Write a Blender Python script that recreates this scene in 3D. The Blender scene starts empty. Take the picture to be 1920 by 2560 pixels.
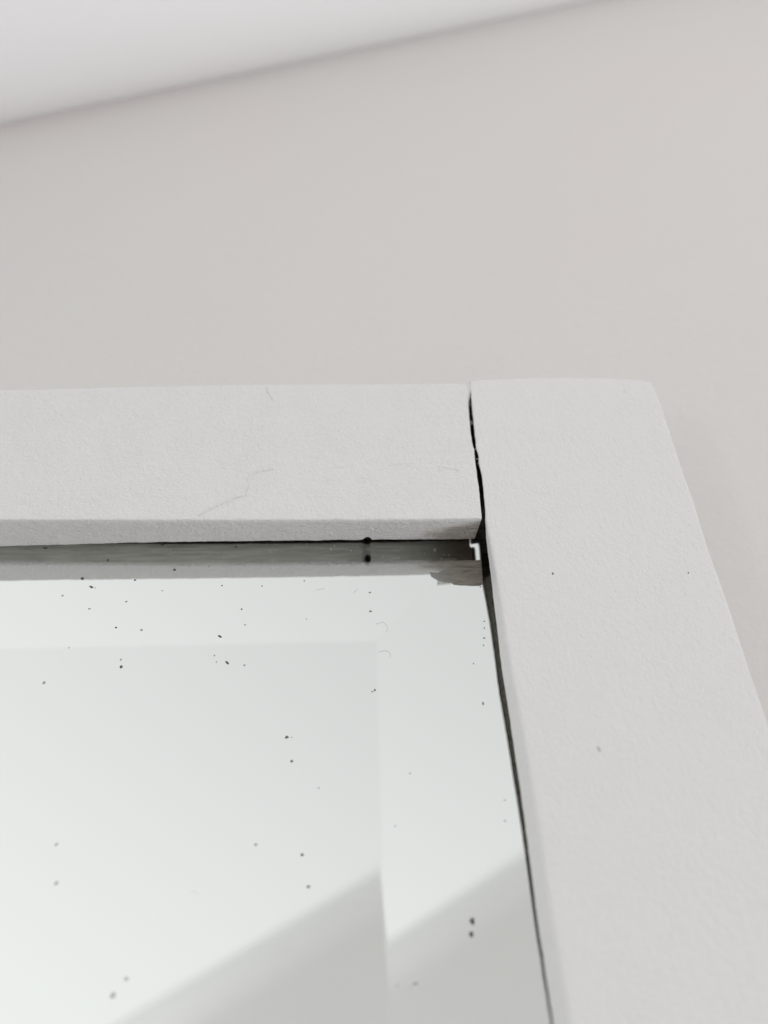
import bpy, math, random
import numpy as np
from mathutils import Matrix, Vector, noise as mnoise

sc = bpy.context.scene
COL = sc.collection
MM = 0.001

# ---------------------------------------------------------------- camera
F = 1850.0; CX, CY = 960.0, 1280.0          # focal length and centre in photo pixels
H = 124.76                                   # camera height above the frame's face, mm
X0, Z0 = 28.3, 90.3                          # inner corner of the joint, mm from the camera's foot
U = np.array([-100., 2500., -1850.]); U /= np.linalg.norm(U)
X = np.array([1, .008, 0.]); X[2] = -(X[0]*U[0]+X[1]*U[1])/U[2]; X /= np.linalg.norm(X)
N = np.cross(X, U)
def W(px, py, depth=0.0):
    """photo pixel on the plane `depth` mm behind the frame's face -> (x, z) in mm"""
    d = np.array([px-CX, -(py-CY), -F]); t = -(H+depth)/(d@N); P = d*t
    return P@X - X0, P@U - Z0

cam = bpy.data.cameras.new("camera"); camo = bpy.data.objects.new("camera", cam); COL.objects.link(camo)
cam.sensor_fit = 'VERTICAL'; cam.sensor_height = 36.0; cam.lens = F/2560*36.0
R = Matrix(((X[0], X[1], X[2]), (-N[0], -N[1], -N[2]), (U[0], U[1], U[2])))
camo.matrix_world = Matrix.Translation(Vector((-X0, -H, -Z0))*MM) @ R.to_4x4()
cam.clip_start = 0.005; cam.clip_end = 50
cam.dof.use_dof = True; cam.dof.focus_distance = 0.154; cam.dof.aperture_fstop = 7.6
sc.camera = camo

# ---------------------------------------------------------------- light
sc.view_settings.view_transform = 'Standard'; sc.view_settings.look = 'None'
sc.view_settings.gamma = 1; sc.view_settings.exposure = 0
world = bpy.data.worlds.new("World"); sc.world = world; world.use_nodes = True
nt = world.node_tree; nt.nodes.clear()
out = nt.nodes.new('ShaderNodeOutputWorld'); bg = nt.nodes.new('ShaderNodeBackground')
tc = nt.nodes.new('ShaderNodeTexCoord'); sep = nt.nodes.new('ShaderNodeSeparateXYZ')
mr = nt.nodes.new('ShaderNodeMapRange'); mr.interpolation_type = 'SMOOTHSTEP'
nt.links.new(tc.outputs['Generated'], sep.inputs[0])
nt.links.new(sep.outputs['Z'], mr.inputs['Value'])
mr.inputs['From Min'].default_value = -0.1; mr.inputs['From Max'].default_value = 0.55
mr.inputs['To Min'].default_value = 0.895; mr.inputs['To Max'].default_value = 0.725
bg.inputs['Color'].default_value = (0.985, 1.0, 0.99, 1)
mr2 = nt.nodes.new('ShaderNodeMapRange'); mr2.interpolation_type = 'SMOOTHSTEP'   # brighter overhead, as under a skylight
nt.links.new(sep.outputs['Z'], mr2.inputs['Value'])
mr2.inputs['From Min'].default_value = 0.56; mr2.inputs['From Max'].default_value = 0.85
mr2.inputs['To Min'].default_value = 0.0; mr2.inputs['To Max'].default_value = 0.3
mx = nt.nodes.new('ShaderNodeMapRange'); nt.links.new(sep.outputs['X'], mx.inputs['Value'])   # a little brighter to the left
for k_, v_ in (('From Min', -.45), ('From Max', .3), ('To Min', .100), ('To Max', -.068)): mx.inputs[k_].default_value = v_
sx = nt.nodes.new('ShaderNodeMath'); sx.operation = 'ADD'; nt.links.new(mx.outputs[0], sx.inputs[0]); nt.links.new(mr.outputs[0], sx.inputs[1])
ad = nt.nodes.new('ShaderNodeMath'); ad.operation = 'ADD'
nt.links.new(sx.outputs[0], ad.inputs[0]); nt.links.new(mr2.outputs[0], ad.inputs[1])
nt.links.new(ad.outputs[0], bg.inputs['Strength']); nt.links.new(bg.outputs[0], out.inputs[0])

def area(name, loc, target, size, power, color=(1, 1, 1)):
    l = bpy.data.lights.new(name, 'AREA'); l.shape = 'DISK'; l.size = size; l.energy = power; l.color = color
    o = bpy.data.objects.new(name, l); COL.objects.link(o); o.location = loc
    o.rotation_euler = (Vector(target)-Vector(loc)).to_track_quat('-Z', 'Y').to_euler()
    return o
area("lamp_right", (1.55, -0.68, -0.38), (0, 0, 0), 0.20, 9.8, (1.0, 0.985, 0.965))
area("fill_low_left", (-0.9, -0.80, -0.25), (0.2, -1.6, -0.5), 0.4, 4.0, (0.99, 0.99, 1.0))  # added fill without a real source, brightening the wall seen in the mirror

# ---------------------------------------------------------------- helpers
def mesh_obj(name, verts, faces, mats, parent=None, smooth=True, fmat=None):
    me = bpy.data.meshes.new(name); me.from_pydata([tuple(v) for v in verts], [], [tuple(f) for f in faces])
    for m in (mats if isinstance(mats, list) else [mats]): me.materials.append(m)
    if fmat is not None: me.polygons.foreach_set('material_index', fmat)
    me.polygons.foreach_set('use_smooth', [smooth]*len(me.polygons)); me.update()
    o = bpy.data.objects.new(name, me); COL.objects.link(o)
    if parent: o.parent = parent
    return o

def n1(x, seed=0.0, f=1.0):                  # 1-d noise, about -1..1
    return mnoise.noise(Vector((x*f, seed*7.31, seed*1.7)))*1.6
def interp(x, pts):
    xs, ys = zip(*sorted(pts)); return float(np.interp(x, xs, ys))

class Geo:
    def __init__(s): s.v = []; s.f = []; s.m = []
    def add(s, v, f, m=0):
        b = len(s.v); s.v += [tuple(p) for p in v]; s.f += [tuple(b+i for i in q) for q in f]; s.m += [m]*len(f)
    def blob(s, c, r, rot=0.0, m=0, seg=12, ring=6, rough=0.0, seed=0):
        """squashed ball lying on the picture plane: r = (x, depth, z) radii in mm"""
        v = []; f = []
        for i in range(1, ring):
            t = math.pi*i/ring
            for j in range(seg):
                a = 2*math.pi*j/seg
                k = 1+rough*mnoise.noise(Vector((math.cos(a)*1.3+seed*3.1, math.sin(a)*1.3, t)))*1.5
                px, pz, py = math.sin(t)*math.cos(a)*r[0]*k, math.sin(t)*math.sin(a)*r[2]*k, -math.cos(t)*r[1]
                x = px*math.cos(rot)-pz*math.sin(rot); z = px*math.sin(rot)+pz*math.cos(rot)
                v.append(((c[0]+x)*MM, (c[1]+py)*MM, (c[2]+z)*MM))
        v += [(c[0]*MM, (c[1]-r[1])*MM, c[2]*MM), (c[0]*MM, (c[1]+r[1])*MM, c[2]*MM)]
        top, bot = len(v)-2, len(v)-1
        for i in range(ring-2):
            for j in range(seg):
                a = i*seg+j; b = i*seg+(j+1) % seg
                f.append((a, b, b+seg, a+seg))
        for j in range(seg):
            f.append((top, (j+1) % seg, j)); k = (ring-2)*seg; f.append((bot, k+j, k+(j+1) % seg))
        s.add(v, f, m)
    def tube(s, pts, r, m=0, seg=6):
        """pts in mm (x, depth, z), r radius or list"""
        n = len(pts); P = [Vector(p) for p in pts]; v = []; f = []
        for i in range(n):
            t = (P[min(i+1, n-1)]-P[max(i-1, 0)]).normalized()
            a = t.cross(Vector((0, 1, 0)));  a = a.normalized() if a.length > 1e-6 else Vector((1, 0, 0))
            b = t.cross(a).normalized(); rr = r[i] if isinstance(r, (list, tuple)) else r
            for j in range(seg):
                q = P[i]+(a*math.cos(2*math.pi*j/seg)+b*math.sin(2*math.pi*j/seg))*rr
                v.append(tuple(q*MM))
        for i in range(n-1):
            for j in range(seg):
                k = (j+1) % seg; f.append((i*seg+j, i*seg+k, (i+1)*seg+k, (i+1)*seg+j))
        f.append(tuple(range(seg))); f.append(tuple((n-1)*seg+j for j in reversed(range(seg))))
        s.add(v, f, m)
    def build(s, name, mats, parent=None, smooth=True):
        return mesh_obj(name, s.v, s.f, mats, parent, smooth, s.m)

def smooth_path(pts, n=40):
    """Catmull-Rom through pts"""
    P = [Vector(p) for p in pts]; P = [P[0]*2-P[1]]+P+[P[-1]*2-P[-2]]; o = []
    k = len(P)-3
    for i in range(k):
        a, b, c, d = P[i:i+4]; m = max(2, n//k)
        for j in range(m):
            t = j/m
            o.append(0.5*((2*b)+(c-a)*t+(2*a-5*b+4*c-d)*t*t+(3*b-a-3*c+d)*t**3))
    o.append(P[-2]); return o

# ---------------------------------------------------------------- materials
class NB:
    def __init__(s, name):
        s.m = bpy.data.materials.new(name); s.m.use_nodes = True; s.t = s.m.node_tree
        s.p = s.t.nodes['Principled BSDF']
    def n(s, kind, **kw):
        x = s.t.nodes.new(kind)
        for k, v in kw.items():
            if isinstance(k, str) and hasattr(x, k): setattr(x, k, v)
        return x
    def l(s, a, b): s.t.links.new(a, b)
    def noise(s, vec, scale, detail=3, rough=.5, dist=0):
        x = s.n('ShaderNodeTexNoise'); x.inputs['Scale'].default_value = scale; x.inputs['Detail'].default_value = detail
        x.inputs['Roughness'].default_value = rough; x.inputs['Distortion'].default_value = dist; s.l(vec, x.inputs['Vector']); return x.outputs['Fac']
    def map(s, vec, scale):
        x = s.n('ShaderNodeMapping'); x.inputs['Scale'].default_value = scale; s.l(vec, x.inputs['Vector']); return x.outputs[0]
    def math(s, op, a, b=None, clamp=False):
        x = s.n('ShaderNodeMath'); x.operation = op; x.use_clamp = clamp
        for i, q in enumerate((a, b)):
            if q is None: continue
            if isinstance(q, (int, float)): x.inputs[i].default_value = q
            else: s.l(q, x.inputs[i])
        return x.outputs[0]
    def rng(s, v, a, b, c=0., d=1., smooth=True):
        x = s.n('ShaderNodeMapRange'); x.interpolation_type = 'SMOOTHSTEP' if smooth else 'LINEAR'
        s.l(v, x.inputs['Value'])
        for k, q in zip(('From Min', 'From Max', 'To Min', 'To Max'), (a, b, c, d)): x.inputs[k].default_value = q
        return x.outputs[0]
    def mix(s, fac, a, b):
        x = s.n('ShaderNodeMix'); x.data_type = 'RGBA'; s.l(fac, x.inputs[0])
        for i, q in ((6, a), (7, b)):
            if isinstance(q, tuple): x.inputs[i].default_value = (*q, 1)
            else: s.l(q, x.inputs[i])
        return x.outputs[2]
    def bump(s, h, dist, strength=1.0, prev=None):
        x = s.n('ShaderNodeBump'); x.inputs['Distance'].default_value = dist; x.inputs['Strength'].default_value = strength
        s.l(h, x.inputs['Height'])
        if prev: s.l(prev, x.inputs['Normal'])
        return x.outputs[0]

def paint(name, stretch=(1, 1, 1), wear=None, amp=1.0, col=(.80, .788, .782)):
    b = NB(name); tc = b.n('ShaderNodeTexCoord'); v = tc.outputs['Object']
    vs = b.map(v, stretch)
    big = b.noise(v, 60, 2); fine = b.noise(vs, 1450, 2.5, .55, .4); mid = b.noise(vs, 600, 2, .5, .3)
    patch = b.rng(b.noise(v, 110, 2), .35, .65, .82, 1.1)
    c = b.mix(big, tuple(k*.985 for k in col), col)
    h = b.math('ADD', b.math('MULTIPLY', b.math('MULTIPLY', fine, patch), .62), b.math('MULTIPLY', mid, .42))
    if wear:
        sep = b.n('ShaderNodeSeparateXYZ'); b.l(v, sep.inputs[0])
        grain = b.noise(b.map(v, (60, 900, 900)), 1.6, 4, .6, .3)
        gate = b.rng(b.math('ADD', sep.outputs['X'], b.math('MULTIPLY', b.math('SUBTRACT', b.noise(v, 260, 3), .5), .010)), -.0165, -.0065)
        dep = b.rng(b.math('ADD', sep.outputs['Y'], b.math('MULTIPLY', b.math('ADD', sep.outputs['X'], .004), .22)), .0006, .0036)
        mask = b.math('MULTIPLY', b.math('MULTIPLY', gate, dep), b.rng(grain, .22, .62, .45, 1.0))
        wood = b.mix(b.rng(grain, .3, .7), (.42, .35, .295), (.74, .68, .62))
        c = b.mix(mask, c, wood)
        h = b.math('ADD', h, b.math('MULTIPLY', b.math('MULTIPLY', grain, mask), 1.6))
        h = b.math('MULTIPLY', h, b.rng(sep.outputs['Y'], .0003, .001, 1.0, 2.0))
    b.l(c, b.p.inputs['Base Color']); b.p.inputs['Roughness'].default_value = .40
    b.p.inputs['Specular IOR Level'].default_value = .35
    b.l(b.bump(h, .00036*amp), b.p.inputs['Normal']); return b.m

m_rail = paint("rail_paint", (1, 1.0, 1.25), wear=True, amp=1.25)
m_stile = paint("stile_paint", (1.3, 1, .9), amp=1.0)

def flat(name, col, rough=.6, metallic=0.0, var=.1, scale=300, bump=0.0):
    b = NB(name); tc = b.n('ShaderNodeTexCoord'); f = b.noise(tc.outputs['Object'], scale, 3)
    b.l(b.mix(f, tuple(k*(1-var) for k in col), tuple(min(1, k*(1+var)) for k in col)), b.p.inputs['Base Color'])
    b.p.inputs['Roughness'].default_value = rough; b.p.inputs['Metallic'].default_value = metallic
    if bump: b.l(b.bump(f, bump), b.p.inputs['Normal'])
    return b.m
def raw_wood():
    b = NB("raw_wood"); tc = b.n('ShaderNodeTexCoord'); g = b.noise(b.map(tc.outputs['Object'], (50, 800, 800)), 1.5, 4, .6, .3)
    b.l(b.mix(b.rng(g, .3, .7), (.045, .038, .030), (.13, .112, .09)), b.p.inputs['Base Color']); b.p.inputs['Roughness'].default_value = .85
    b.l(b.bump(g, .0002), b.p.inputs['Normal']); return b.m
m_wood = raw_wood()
def underside():                              # sawn wood with thin overspray, barer towards the open joint
    b = NB("thin_painted_wood"); tc = b.n('ShaderNodeTexCoord'); v = tc.outputs['Object']
    g = b.noise(b.map(v, (70, 900, 900)), 1.5, 4, .6, .3); sep = b.n('ShaderNodeSeparateXYZ'); b.l(v, sep.inputs[0])
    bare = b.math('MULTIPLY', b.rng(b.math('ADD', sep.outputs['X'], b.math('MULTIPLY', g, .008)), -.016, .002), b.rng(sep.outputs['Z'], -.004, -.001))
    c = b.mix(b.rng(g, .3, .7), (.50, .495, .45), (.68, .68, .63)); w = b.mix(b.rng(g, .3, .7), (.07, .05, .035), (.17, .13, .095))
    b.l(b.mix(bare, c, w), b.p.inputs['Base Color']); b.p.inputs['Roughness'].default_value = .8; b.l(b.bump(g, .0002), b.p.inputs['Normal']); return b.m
m_under = underside()
m_black = flat("hole_black", (.004, .004, .004), .95, var=.05)
m_speck = flat("speck_dark", (.11, .11, .10), .7)
m_speck2 = flat("speck_grey", (.40, .41, .40), .7)
m_dust = flat("dust_white", (.8, .8, .77), .8)
def wall_paint():
    b = NB("wall_paint"); tc = b.n('ShaderNodeTexCoord'); v = tc.outputs['Object']; n = b.rng(b.noise(v, 5, 2), .38, .62)
    b.l(b.mix(n, (.722, .700, .687), (.745, .700, .692)), b.p.inputs['Base Color']); b.p.inputs['Roughness'].default_value = .75
    b.l(b.bump(b.noise(v, 350, 3), .0002), b.p.inputs['Normal']); return b.m
m_wall = wall_paint()
m_beam = flat("beam_paint", (.93, .926, .945), .6, var=.006, scale=5)
m_floor = flat("floor_boards", (.44, .435, .44), .6, var=.15, scale=4)
m_back = flat("backing_board", (.05, .035, .025), .9)
def paint_with_reflection():  # smear colours, toned like the reflected wood and grey of the rail
    b = NB("paint_with_reflection"); tc = b.n('ShaderNodeTexCoord'); v = tc.outputs['Object']; g = b.noise(b.map(v, (120, 1400, 1400)), 1.2, 4, .65, .5)
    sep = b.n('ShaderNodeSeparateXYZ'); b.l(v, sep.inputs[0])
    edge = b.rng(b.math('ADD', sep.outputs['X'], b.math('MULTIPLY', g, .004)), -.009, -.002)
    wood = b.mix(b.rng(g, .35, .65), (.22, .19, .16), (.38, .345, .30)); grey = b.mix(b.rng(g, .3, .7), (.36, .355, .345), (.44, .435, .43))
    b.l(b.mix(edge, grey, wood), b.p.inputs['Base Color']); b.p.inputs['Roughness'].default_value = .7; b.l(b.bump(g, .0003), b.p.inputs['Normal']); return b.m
m_smear = paint_with_reflection()
b = NB("mirror_silver"); b.p.inputs['Base Color'].default_value = (.895, .912, .90, 1); b.p.inputs['Metallic'].default_value = 1
tc_ = b.n('ShaderNodeTexCoord'); sm = b.rng(b.noise(tc_.outputs['Object'], 35, 3), .35, .75, .012, .045)
b.l(sm, b.p.inputs['Roughness']); m_mirror = b.m

# ---------------------------------------------------------------- the setting
WALL_D = 18.0
def quad_plane(name, pts, mat):
    o = mesh_obj(name, pts, [tuple(range(len(pts)))], mat, smooth=False); o['kind'] = 'structure'; return o
wy = WALL_D*MM+.0005
wall = quad_plane('wall', [(-2.2, wy, -1.2), (2.2, wy, -1.2), (2.2, wy, 1.4), (-2.2, wy, 1.4)], m_wall)
quad_plane('floor', [(-2.2, .1, -1.2), (-2.2, -3, -1.2), (2.2, -3, -1.2), (2.2, .1, -1.2)], m_floor)

# the boxed-in sloping ceiling edge crossing the top left corner, its lower arris rounded
def ceiling():
    r = 36.0*MM; rise = .45
    def at(px, py):
        x, z = W(px, py, WALL_D); return Vector((x*MM, WALL_D*MM, z*MM))
    a, b = at(0, 333), at(1570, -3); t = (b-a).normalized()
    A, B = a-t*.12, b+t*.6
    upv = Vector((-t.z, 0, t.x)); upv = upv if upv.z > 0 else -upv; o = Vector((0, -1, 0))
    prof = [upv*(r*.30)-o*.004]
    for k in range(33):
        q = math.radians(-35+125*k/32); prof.append(o*(r*.60+r*math.sin(q))+upv*(r-r*math.cos(q)))
    prof += [prof[-1]+upv*rise, prof[0]+upv*(rise+r)]
    m = len(prof); v = [A+p for p in prof]+[B+p for p in prof]
    f = [(k, k+1, m+k+1, m+k) for k in range(m-1)]
    ob = mesh_obj('ceiling', v, f, m_beam); ob['kind'] = 'structure'
ceiling()

# the opposite half wall with a sloping rounded coping, seen only in the mirror
def opposite():
    D = 1.6
    c = np.array([-X0, -H, -Z0])*MM
    def at(x, u, o): return Vector((x/o*D, -D, u/o*D))
    P = at(-.24, -.002, .97); Q = at(.025, .132, .985); d = (Q-P).normalized()
    A = P-d*1.6; B = P+d*2.2; n = Vector((0, 1, 0))
    dn = Vector((d.z, 0, -d.x))               # downwards, square to the slope
    prof = []
    for k in range(17):                       # rounded coping, then an overhang that eases to the vertical
        a = math.radians(125)*k/16; prof.append(n*(.14+.055*math.sin(a))+dn*(-.055*math.cos(a)+.03))
    p = prof[-1]
    for k in range(24):
        th = math.radians(35*(1-(k+.5)/24)); p = p+(dn*math.cos(th)-n*math.sin(th))*.02; prof.append(p)
    prof.append(p+dn*2.0)
    prof = [n*(-.1)]+prof+[n*(-.1)+dn*2.2]
    v = [A+p for p in prof]+[B+p for p in prof]; m = len(prof)
    f = [(k, (k+1) % m, m+(k+1) % m, m+k) for k in range(m)]
    o = mesh_obj('wall', v, f, flat('plaster', (.70, .70, .695), .8, var=.01, scale=8)); o['kind'] = 'structure'
opposite()

# ---------------------------------------------------------------- the framed mirror
root = bpy.data.objects.new('framed_mirror', None); COL.objects.link(root)
root['label'] = "mirror in a chunky white painted frame whose corner joint has opened"
root['category'] = "mirror"
D = WALL_D

# traced edges, converted to millimetres on the frame's face
gapL = [W(*p) for p in ((1164, 955), (1168, 965), (1170, 980), (1173, 1020), (1178, 1081), (1184, 1115), (1187, 1123), (1188, 1135), (1190, 1156), (1194, 1186), (1199, 1219), (1203, 1262), (1206, 1292))]
gapL = [(z, x-.10) for x, z in gapL]             # x of the rail's end as a function of z
stin = [W(*p) for p in ((1177, 950), (1178, 975), (1181, 1020), (1187, 1081), (1191, 1118), (1193, 1126), (1197, 1140), (1198, 1159), (1205, 1189), (1208, 1213), (1211, 1247), (1214, 1277), (1214, 1295), (1223, 1345), (1233, 1395), (1243, 1450), (1268, 1625), (1300, 1800), (1334, 2000), (1375, 2280), (1423, 2560), (1460, 2760))]
stin = [(z, x) for x, z in stin]
stout = [W(*p) for p in ((1628, 955), (1640, 983), (1654, 1014), (1664, 1045), (1686, 1112), (1711, 1186), (1736, 1256), (1757, 1327), (1787, 1417), (1813, 1488), (1835, 1554), (1881, 1695))]
stout = [(z, x) for x, z in stout]+[(-30, 44.75), (-110, 44.7)]
rtop = [W(*p) for p in ((0, 972), (330, 964), (665, 958), (900, 957), (1160, 955))]
rbot = [W(*p) for p in ((0, 1299), (400, 1300), (700, 1300), (1000, 1299), (1205, 1296))]
sdep = []
for px, pyb in ((0, 1369), (200, 1364), (400, 1358.5), (700, 1355), (1000, 1352), (1190, 1350.5)):
    xx = W(px, 1299)[0]; zz = interp(xx, rbot)
    ds = np.arange(4, 14, .02); k = np.argmin([abs(W(px, pyb, q)[1]-zz) for q in ds]); sdep.append((W(px, pyb, ds[k])[0], ds[k]))

MD = 14.0; TB = math.tan(math.radians(5.0))
XB = W(952, 2000, MD)[0]; ZB = W(400, 1606, MD)[1]
def mdepth(x, z):
    k = .16; m = max(0., x-XB, z-ZB)
    return MD+1.1-.012*(x+30)-TB*(m+k*math.log(math.exp(-m/k)+math.exp((x-XB-m)/k)+math.exp((z-ZB-m)/k)))

HOLE_X = W(920, 1352, 8.0)[0]
def rail():
    xs = list(np.arange(-150, -2.0, .45)); tail = [1.0, .8, .6, .45, .32, .22, .14, .08, .03, 0.0]
    st = [(x, None) for x in xs]+[(None, e) for e in tail]
    V = []; prof_n = None; mats = None
    for (x, e) in st:
        xr = x if x is not None else -0.6-e
        zt = interp(xr, rtop)+.06*n1(xr, 1, .12); zb = interp(xr, rbot)+.05*n1(xr, 2, .5)+.035*n1(xr, 3, 1.7)
        ds = interp(xr, sdep)+.06*n1(xr, 4, .35)+.05*n1(xr, 5, 1.1)
        if x is not None: ds += -.02*abs(n1(xr, 6, 3.))
        hx = xr-HOLE_X
        ds -= 1.05*max(0., 1-(abs(hx+.1)/(.95))**2.2)**.8 if abs(hx+.1) < .95 else 0
        r = .9; rb = .42+.12*n1(xr, 7, .4); inset = 0.0; rend = .22
        if e is not None and e < rend: inset = rend-math.sqrt(max(0, rend**2-(rend-e)**2))
        P = []
        def pt(z, y, mt=0): P.append((z, y, mt))
        pt(zt, D, 0); pt(zt, 9, 0)
        for k in range(7):
            a = math.pi/2*k/6; pt(zt-r+r*math.cos(a), r-r*math.sin(a))
        ztt, zbb = zt-r, zb+rb
        for k in range(1, 44): pt(ztt+(zbb-ztt)*k/44, 0)
        for k in range(7):
            a = math.pi/2*k/6; pt(zbb-rb*math.sin(a), rb-rb*math.cos(a))
        rl = .7
        for k in range(1, 9):
            q = k/9; pt(zb-.09*math.sin(q*3.1)+.03*n1(xr+q*9, 8, .8), rb+(ds-rl-rb)*q)
        for k in range(5):
            a = math.pi/2*k/4; pt(zb+rl-rl*math.cos(a), ds-rl+rl*math.sin(a))
        for k in range(1, 5): pt(zb+rl+1.0*k, min(ds+.34*k, mdepth(xr, zb+1.2*k)-.25), 4)
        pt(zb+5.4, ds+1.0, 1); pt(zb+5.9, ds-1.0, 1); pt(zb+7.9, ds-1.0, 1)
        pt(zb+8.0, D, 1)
        row = []
        zm = (zt+zb)/2
        for (z, y, mt) in P:
            xe = interp(z, gapL)-.07*max(0, y)*(1 if y < 9 else .6)-.05*abs(n1(y*2+z, 11, .8))+.03*n1(z, 12, 2.)
            xx = x if x is not None else (xe-e)
            yy = y+inset*max(0, 1-y/4.0); zz = z+(inset*.5 if z < zm-15 and z <= zb+.6 else 0)-(inset if z > zt-1 else 0)
            if x is not None and x > -4.0:    # ease the stations towards the slanted end
                w = min(1, (x+4.0)/2.0); xx = x+w*(xe-(-.6))
            row.append((xx*MM, yy*MM, zz*MM))
        V.append(row); mats = [p[2] for p in P]
    m = len(V[0]); v = [p for r_ in V for p in r_]; f = []; fm = []
    for i in range(len(V)-1):
        for j in range(m):
            k = (j+1) % m; f.append((i*m+j, i*m+k, (i+1)*m+k, (i+1)*m+j)); fm.append(1 if (mats[j] == 1 or mats[k] == 1) else max(mats[j], mats[k]))
    f.append(tuple((len(V)-1)*m+j for j in range(m))); fm.append(1)
    f.append(tuple(reversed(range(m)))); fm.append(0)
    g = Geo(); g.v = v; g.f = f; g.m = fm
    # fine ridges where the paint has cracked over the wood
    def crack(pts, r, rgh=.05, seed=0, n=60, sink=.02):
        path = smooth_path([Vector((W(*p)[0], 0, W(*p)[1])) for p in pts], n); o = []; rr = []
        for i, q in enumerate(path):
            w = min(1, i/6, (len(path)-1-i)/6)
            o.append((q.x+rgh*n1(i*.7, 20+seed), r*sink+(1-w)*r*.5, q.z+rgh*n1(i*.7, 30+seed)))
            rr.append(r*(.75+.35*n1(i*.45, 40+seed))*max(.35, w))
        g.tube(o, rr, 0, 8)
    crack([(497, 1293), (503, 1286), (530, 1270), (565, 1255), (592, 1243), (615, 1237), (622, 1222), (628, 1205)], .27, seed=1)
    crack([(618, 1206), (626, 1190), (645, 1180), (668, 1175), (688, 1172)], .24, seed=2)
    crack([(668, 961), (669, 975), (676, 990), (690, 1006)], .21, seed=3, n=30)
    crack([(960, 1166), (985, 1162), (1010, 1159), (1048, 1160)], .14, .12, 4, 40, .15)
    crack([(1085, 1165), (1110, 1168), (1135, 1172), (1158, 1183)], .15, .06, 5, 40, .1)
    crack([(800, 1173), (850, 1168), (905, 1165)], .11, .15, 6, 30, .3)
    crack([(1077, 1031), (1081, 1024), (1088, 1021), (1094, 1023)], .14, .03, 7, 20, .7)
    crack([(1104, 1022), (1112, 1024), (1115, 1031), (1110, 1036)], .09, .03, 8, 20, .8)
    # paint crumbs along the lower face and its arris
    rng = random.Random(4)
    for k in range(34):
        x = rng.uniform(-108, -2); zb = interp(x, rbot)
        d = rng.uniform(.8, 7.5); s = rng.uniform(.06, .16)
        g.blob((x, d, zb-.02), (s*1.5, s, s*.7), 0, 0, 8, 4)
    for k in range(26):
        x = rng.uniform(-108, -1); g.blob((x, .12, interp(x, rbot)+.15), (rng.uniform(.1, .3), .12, .12), 0, 0, 8, 4)
    hx = W(936, 1322, 3.2)[0]; zb = interp(hx, rbot)
    g.blob((hx-.45, 3.4, zb+.05), (.38, .35, .35), 0, 0, 12, 8)
    # the nail hole that breaks the lower edge
    g.blob((HOLE_X, interp(HOLE_X, sdep)-.1, zb+1.35), (.62, .5, .95), 0, 2, 14, 8, .12)
    g.blob((HOLE_X-.1, interp(HOLE_X, sdep)-.35, zb+1.0), (.62, .6, .5), 0, 2, 14, 8)
    g.blob((hx+.35, 3.15, zb+.03), (.42, .22, .10), 0, 3, 12, 6)  # grey patch painting the shaded side of the nib
    g.build('top_rail', [m_rail, m_wood, m_black, m_speck2, m_under], root)
rail()

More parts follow.
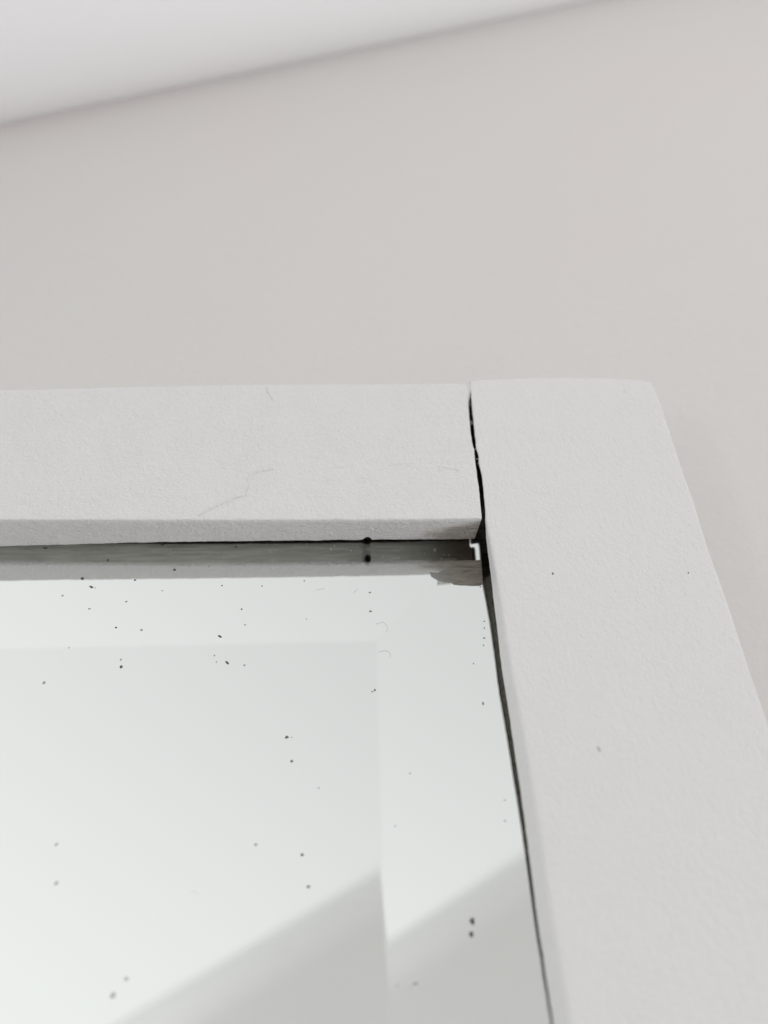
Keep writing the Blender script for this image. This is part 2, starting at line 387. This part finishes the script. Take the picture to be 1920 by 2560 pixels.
def stile():
    zs = [p for p in np.arange(-112, interp(40.5, [(0, 0), (1, 1)])*0+38.0, .5)]
    # the top edge of the stile follows its own traced line
    top_pts = [W(*p) for p in ((1181, 951), (1200, 947), (1290, 943), (1400, 941.5), (1490, 942), (1560, 944), (1600, 947), (1627, 953))]
    tail = [2.2, 1.6, 1.15, .85, .6, .42, .28, .17, .09, .03, 0.0]
    st = [(z, None) for z in zs]+[(None, e) for e in tail]
    sd = [(-112, 10.6), (-87, 10.4), (-57, 9.0), (-30, 7.1), (-15, 5.8), (-7, 4.0), (-3, 3.0), (-.5, 1.4), (1, .5), (45, .4)]
    V = []; mats = None
    for (z, e) in st:
        zr = z if z is not None else 39.9-e
        xi = interp(zr, stin)+.03*n1(zr, 50, .6)+.03*n1(zr, 51, 2.1); xo = interp(zr, stout)+.05*n1(zr, 52, .25)+.02*n1(zr, 53, 1.5)
        ds = interp(zr, sd)+.12*n1(zr, 54, .15)+.05*n1(zr, 55, .9)
        um = 5 if zr < -1 else 1; ri = .55 if zr < -2 else max(.14, .55-(zr+2)*.12); ro = .50; rend = .9; inset = 0
        if e is not None and e < rend: inset = rend-math.sqrt(max(0, rend**2-(rend-e)**2))
        P = []
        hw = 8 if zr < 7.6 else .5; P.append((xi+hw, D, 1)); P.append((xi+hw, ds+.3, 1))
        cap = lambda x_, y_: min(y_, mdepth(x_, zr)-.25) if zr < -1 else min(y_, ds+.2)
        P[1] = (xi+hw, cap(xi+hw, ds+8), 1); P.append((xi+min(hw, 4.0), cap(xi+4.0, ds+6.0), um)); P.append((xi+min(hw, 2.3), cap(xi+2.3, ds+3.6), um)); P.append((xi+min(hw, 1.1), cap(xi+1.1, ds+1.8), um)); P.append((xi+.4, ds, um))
        for k in range(5):
            a = math.pi/2*k/4; P.append((xi+.25-.25*math.sin(a), ds-.25+.25*math.cos(a), 0))
        for k in range(1, 6): P.append((xi-.03*math.sin(k), ds-.25+(ri-ds+.25)*k/6, 0))
        for k in range(8):
            a = math.pi/2*k/7; P.append((xi+ri-ri*math.cos(a), ri-ri*math.sin(a), 0))
        for k in range(1, 44): P.append((xi+ri+(xo-ro-xi-ri)*k/44, 0, 0))
        for k in range(7):
            a = math.pi/2*k/6; P.append((xo-ro+ro*math.sin(a), ro-ro*math.cos(a), 0))
        P.append((xo+.05, 6, 0)); P.append((xo, D, 0))
        row = []
        for (x, y, mt) in P:
            zt = interp(x, top_pts)
            zz = z if z is not None else zt-e
            if z is not None and z > 30: zz = z+((z-30)/8.0)*(zt-39.9)
            row.append((x*MM, (y+inset*max(0, 1-y/5))*MM, zz*MM))
        V.append(row); mats = [p[2] for p in P]
    m = len(V[0]); g = Geo(); g.v = [p for r_ in V for p in r_]
    for i in range(len(V)-1):
        for j in range(m):
            k = (j+1) % m; g.f.append((i*m+j, (i+1)*m+j, (i+1)*m+k, i*m+k)); g.m.append(1 if (mats[j] == 1 or mats[k] == 1) else max(mats[j], mats[k]))
    g.f.append(tuple(reversed([(len(V)-1)*m+j for j in range(m)]))); g.m.append(0)
    g.f.append(tuple(range(m))); g.m.append(0)
    # chips and paint nibs
    for (px, py, r) in ((1663, 1044, .36), (1652, 1020, .2), (1657, 1032, .18), (1193, 1124, .16), (1198, 1158, .14)):
        x, z = W(px, py, .3); g.blob((x, .3, z), (r, r*.7, r*.8), 0, 0, 10, 6)
    for (px, py, rx, rz, mt) in ((1382, 1434, .22, .27, 2), (1721, 1432, .16, .18, 2), (1561, 979, .2, .16, 3), (1497, 1873, .18, .5, 3), (1700, 1330, .1, .12, 3), (1640, 1075, .1, .1, 3), (1553, 1190, .08, .1, 3)):
        x, z = W(px, py, 0); g.blob((x, .0 if mt != 4 else .5, z), (rx, .05, rz), .2, mt, 10, 4, .3, px)
    g.build('side_stile', [m_stile, m_wood, m_speck, m_speck2, m_smear, m_under], root)
stile()

# mirror: flat field with a bevelled border that rises towards the frame
def mirror():
    xe, ze, xl, zl = 7.0, 7.0, -150., -112.
    kx = xe-XB; kz = ze-ZB; k = min(kx, kz)
    # outer corner lies on the mitre line of the two facets
    if kx > kz: ze = ZB+kx
    else: xe = XB+kz
    xs = np.concatenate([np.arange(xl, XB-4, 4.0), np.arange(XB-4, XB-1, .5), np.arange(XB-1, XB+1, .2), np.arange(XB+1, xe+.01, .5)]); zs = np.concatenate([np.arange(zl, ZB-4, 4.0), np.arange(ZB-4, ZB-1, .5), np.arange(ZB-1, ZB+1, .2), np.arange(ZB+1, ze+.01, .5)])
    nx, nz = len(xs), len(zs)
    v = [(x*MM, mdepth(x, z)*MM, z*MM) for z in zs for x in xs]
    f = [(j*nx+i, j*nx+i+1, (j+1)*nx+i+1, (j+1)*nx+i) for j in range(nz-1) for i in range(nx-1)]
    g = Geo(); g.add(v, f, 0)
    c = [(xs[0], zs[0]), (xs[-1], zs[0]), (xs[-1], zs[-1]), (xs[0], zs[-1])]
    g.add([(x*MM, (MD+3)*MM, z*MM) for x, z in c]+[(x*MM, (mdepth(x, z)+.01)*MM, z*MM) for x, z in c], [(3, 2, 1, 0), (0, 1, 5, 4), (1, 2, 6, 5), (2, 3, 7, 6), (3, 0, 4, 7)], 1)
    S = [  # spots of lost silver, some painted as the reflection of another mark: px, py, rx, rz (photo pixels), turn, darkness
        (114, 1370, 7, 3, .1, 2), (270, 1400, 5, 4, .4, 2), (295, 1373, 2.5, 2, 0, 2), (316, 1411, 2.5, 2, 0, 2), (406, 1361, 6, 3, 0, 2), (425, 1375, 2.5, 2, 0, 2), (420, 1389, 2, 2, 0, 2), (436, 1424, 5, 4, 0, 2),
        (206, 1446, 5.5, 4.5, .3, 2), (338, 1450, 3.5, 2.5, 0, 2), (589, 1366, 3.5, 2.5, 0, 2), (610, 1413, 2, 2, 0, 2), (522, 1416, 2.2, 2, 0, 2),
        (228, 1467, 6.5, 3, -.45, 2), (238, 1470, 2, 1.8, 0, 2), (157, 1489, 3.5, 2.5, .3, 3), (316, 1504, 3.5, 3, .3, 3), (332, 1467, 2, 2, 0, 3), (406, 1477, 3, 1.8, 0, 3), (224, 1522, 4.5, 2.5, .4, 3), (75, 1509, 2, 2, 0, 3),
        (473, 1474, 2, 2, 0, 3), (555, 1464, 3, 2, .3, 2), (655, 1465, 2.6, 2.6, 0, 2), (569, 1493, 2, 2, 0, 3), (604, 1523, 3, 2.6, 0, 2), (613, 1562, 2.6, 2.6, 0, 3), (290, 1569, 3.5, 3, 0, 2), (354, 1575, 4, 4, .5, 3),
        (550, 1591, 8, 3.2, -.6, 2), (568, 1657, 7.5, 3, -.65, 2), (536, 1639, 2.6, 2.6, 0, 3), (541, 1655, 2.6, 2.6, 0, 3), (303, 1667, 5.5, 4.5, 0, 2), (302, 1649, 3, 3, 0, 3), (611, 1663, 3, 3, 0, 3), (209, 1681, 2.2, 2, 0, 3), (173, 1619, 3, 2.5, 0, 4),
        (110, 1707, 5, 5, 0, 3), (717, 1843, 5.5, 4, 0, 2), (729, 1843, 3, 1.8, 0, 3), (729, 1903, 4.2, 4.2, 0, 2), (639, 2112, 4.5, 4, 0, 3), (756, 2137, 6, 4, -.2, 2), (771, 2217, 6, 4, -.2, 2), (283, 2488, 9, 9, 0, 4), (316, 2447, 7, 7, 0, 4),
        (937, 1725, 3, 3, 0, 2), (931, 1729, 4, 2.5, 0, 3), (141, 2208, 6, 6, 0, 4), (141, 2111, 5, 5, 0, 4), (797, 1970, 4, 2.5, 0, 4), (925, 1481, 4, 2.6, .3, 3), (926, 1528, 4.5, 3, .3, 3), (766, 1548, 2.5, 2, .5, 3),
        (761, 1452, 2.5, 2, 0, 2), (989, 1474, 2, 2, 0, 3), (1201, 1467, 2.4, 2.4, 0, 2), (1211, 1553, 3.2, 1.5, 0, 3), (1211, 1570, 2.2, 2.4, 0, 2), (1211, 1595, 3.2, 2, 0, 2), (1184, 1572, 2.2, 2.2, 0, 3), (1209, 1613, 2.2, 2.4, 0, 2), (1184, 1613, 2, 2.2, 0, 3), (1184, 1659, 2.4, 2.4, 0, 3), (1134, 1556, 2, 2, 0, 3),
        (1208, 1759, 4, 4.5, 0, 3), (1182, 2303, 9.5, 11, .25, 2), (1179, 2336, 8, 11, .35, 2), (1040, 2459, 9, 2.6, .05, 2), (995, 2464, 7, 2, 0, 4), (1025, 2468, 5, 2, 0, 4), (1025, 1933, 3.5, 3, 0, 4), (988, 2065, 3, 3, 0, 4), (1262, 2000, 5, 1.6, .2, 4), (1263, 2052, 6, 1.8, .1, 4)]
    for (px, py, rx, rz, a, m) in S:
        if rx <= 2.2 and m == 3: continue          # too faint to matter
        if rx <= 2.6: m = 3
        x, z = W(px, py, MD); d = mdepth(x, z); x, z = W(px, py, d); d = mdepth(x, z)
        q = .85 if rx > 3 else .8
        x2, _ = W(px+rx*q, py, d); _, z2 = W(px, py-rz*q, d)
        g.blob((x, d-.005, z), (abs(x2-x), .03, abs(z2-z)), a, m, 12, 4, .25, px)
    g.build('mirror_glass', [m_mirror, m_back, m_speck, m_speck2, flat("speck_faint", (.62, .63, .62), .7)], root)
mirror()

# backing board closing the rebate behind the mirror
g = Geo()
def boxv(x0, x1, y0, y1, z0, z1):
    return [(a*MM, b*MM, c*MM) for a in (x0, x1) for b in (y0, y1) for c in (z0, z1)], [(0, 1, 3, 2), (4, 6, 7, 5), (0, 4, 5, 1), (2, 3, 7, 6), (0, 2, 6, 4), (1, 5, 7, 3)]
v, f = boxv(-149, 20, 17.1, 18.0, -110, 38); g.add(v, f, 0)
g.build('backing_board', [m_back], root, smooth=False)

# paint left on the glass, with the rail end's reflection painted into it
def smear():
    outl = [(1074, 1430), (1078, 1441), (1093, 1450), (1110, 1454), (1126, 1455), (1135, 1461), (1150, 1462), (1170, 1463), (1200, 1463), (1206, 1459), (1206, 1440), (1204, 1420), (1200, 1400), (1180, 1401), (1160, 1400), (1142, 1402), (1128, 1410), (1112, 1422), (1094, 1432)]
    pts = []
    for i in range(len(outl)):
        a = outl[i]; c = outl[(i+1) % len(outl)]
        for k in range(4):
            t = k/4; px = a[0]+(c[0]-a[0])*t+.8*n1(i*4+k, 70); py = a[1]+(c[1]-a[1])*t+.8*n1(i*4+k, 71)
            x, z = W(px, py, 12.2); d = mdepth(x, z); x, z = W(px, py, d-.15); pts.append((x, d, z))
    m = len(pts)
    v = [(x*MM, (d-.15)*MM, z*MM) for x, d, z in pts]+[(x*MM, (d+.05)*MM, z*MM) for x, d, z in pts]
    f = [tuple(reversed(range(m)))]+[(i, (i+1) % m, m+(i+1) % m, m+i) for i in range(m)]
    mesh_obj('smear_with_reflection', v, f, m_smear, root, smooth=False)
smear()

# dust and lint lying on the glass and caught in the joint: nobody could count it
def dust():
    g = Geo(); rng = random.Random(9)
    def on(px, py, up=.05):
        x, z = W(px, py, 12.5); d = mdepth(x, z); x, z = W(px, py, d); return (x, mdepth(x, z)-up, z)
    for (px, py) in ((985, 1376), (995, 1379), (1003, 1371), (827, 1371), (836, 1366), (828, 1375), (805, 1372), (768, 1360), (1040, 1373), (1110, 1387), (1122, 1388), (1104, 1396), (1005, 1366), (877, 1376), (384, 1377), (690, 1362), (560, 1397), (575, 1440), (680, 1400), (893, 1364), (878, 1377), (1062, 1385)):
        g.blob(on(px, py), (.1, .06, .1), 0, 0, 8, 4)
    for k in range(60):
        px, py = rng.uniform(5, 1180), rng.uniform(1362, 1440); g.blob(on(px, py), (.045, .04, .045), 0, 0, 6, 4)
    hairs = [[(972, 1400), (985, 1396), (1000, 1396)], [(950, 1401), (955, 1397), (957, 1392)], [(1086, 1372), (1090, 1375), (1088, 1379), (1084, 1377), (1085, 1373)],
             [(672, 1378), (678, 1376), (676, 1382), (682, 1382)]]
    for h in hairs: g.tube([on(a, c, .1) for a, c in h], .035, 0, 5)
    for h in ([(940, 1561), (958, 1557), (968, 1568), (966, 1580)], [(946, 1630), (965, 1627), (975, 1634), (974, 1643)], [(790, 1476), (805, 1473), (812, 1471)], [(885, 1483), (893, 1472)], [(478, 2227), (487, 2231), (497, 2236)]):
        p = smooth_path([Vector(on(a, c, .08)) for a, c in h], 16); g.tube([tuple(q) for q in p], .018, 1, 5)
    for h in ([(1187, 1125), (1190, 1122), (1193, 1124)], [(1190, 1147), (1196, 1148), (1197, 1155), (1194, 1160)], [(1172, 1012), (1178, 1011)], [(1176, 1052), (1181, 1057), (1178, 1061)]):
        p = smooth_path([Vector((W(a, c, .3)[0], .3, W(a, c, .3)[1])) for a, c in h], 12); g.tube([tuple(q) for q in p], .045, 0, 5)
    o = g.build('dust', [m_dust, flat('lint_grey', (.62, .62, .60), .8)]); o['kind'] = 'stuff'; o['label'] = "pale dust grains and short lint fibres on the mirror glass and in the joint"; o['category'] = "dust"
dust()
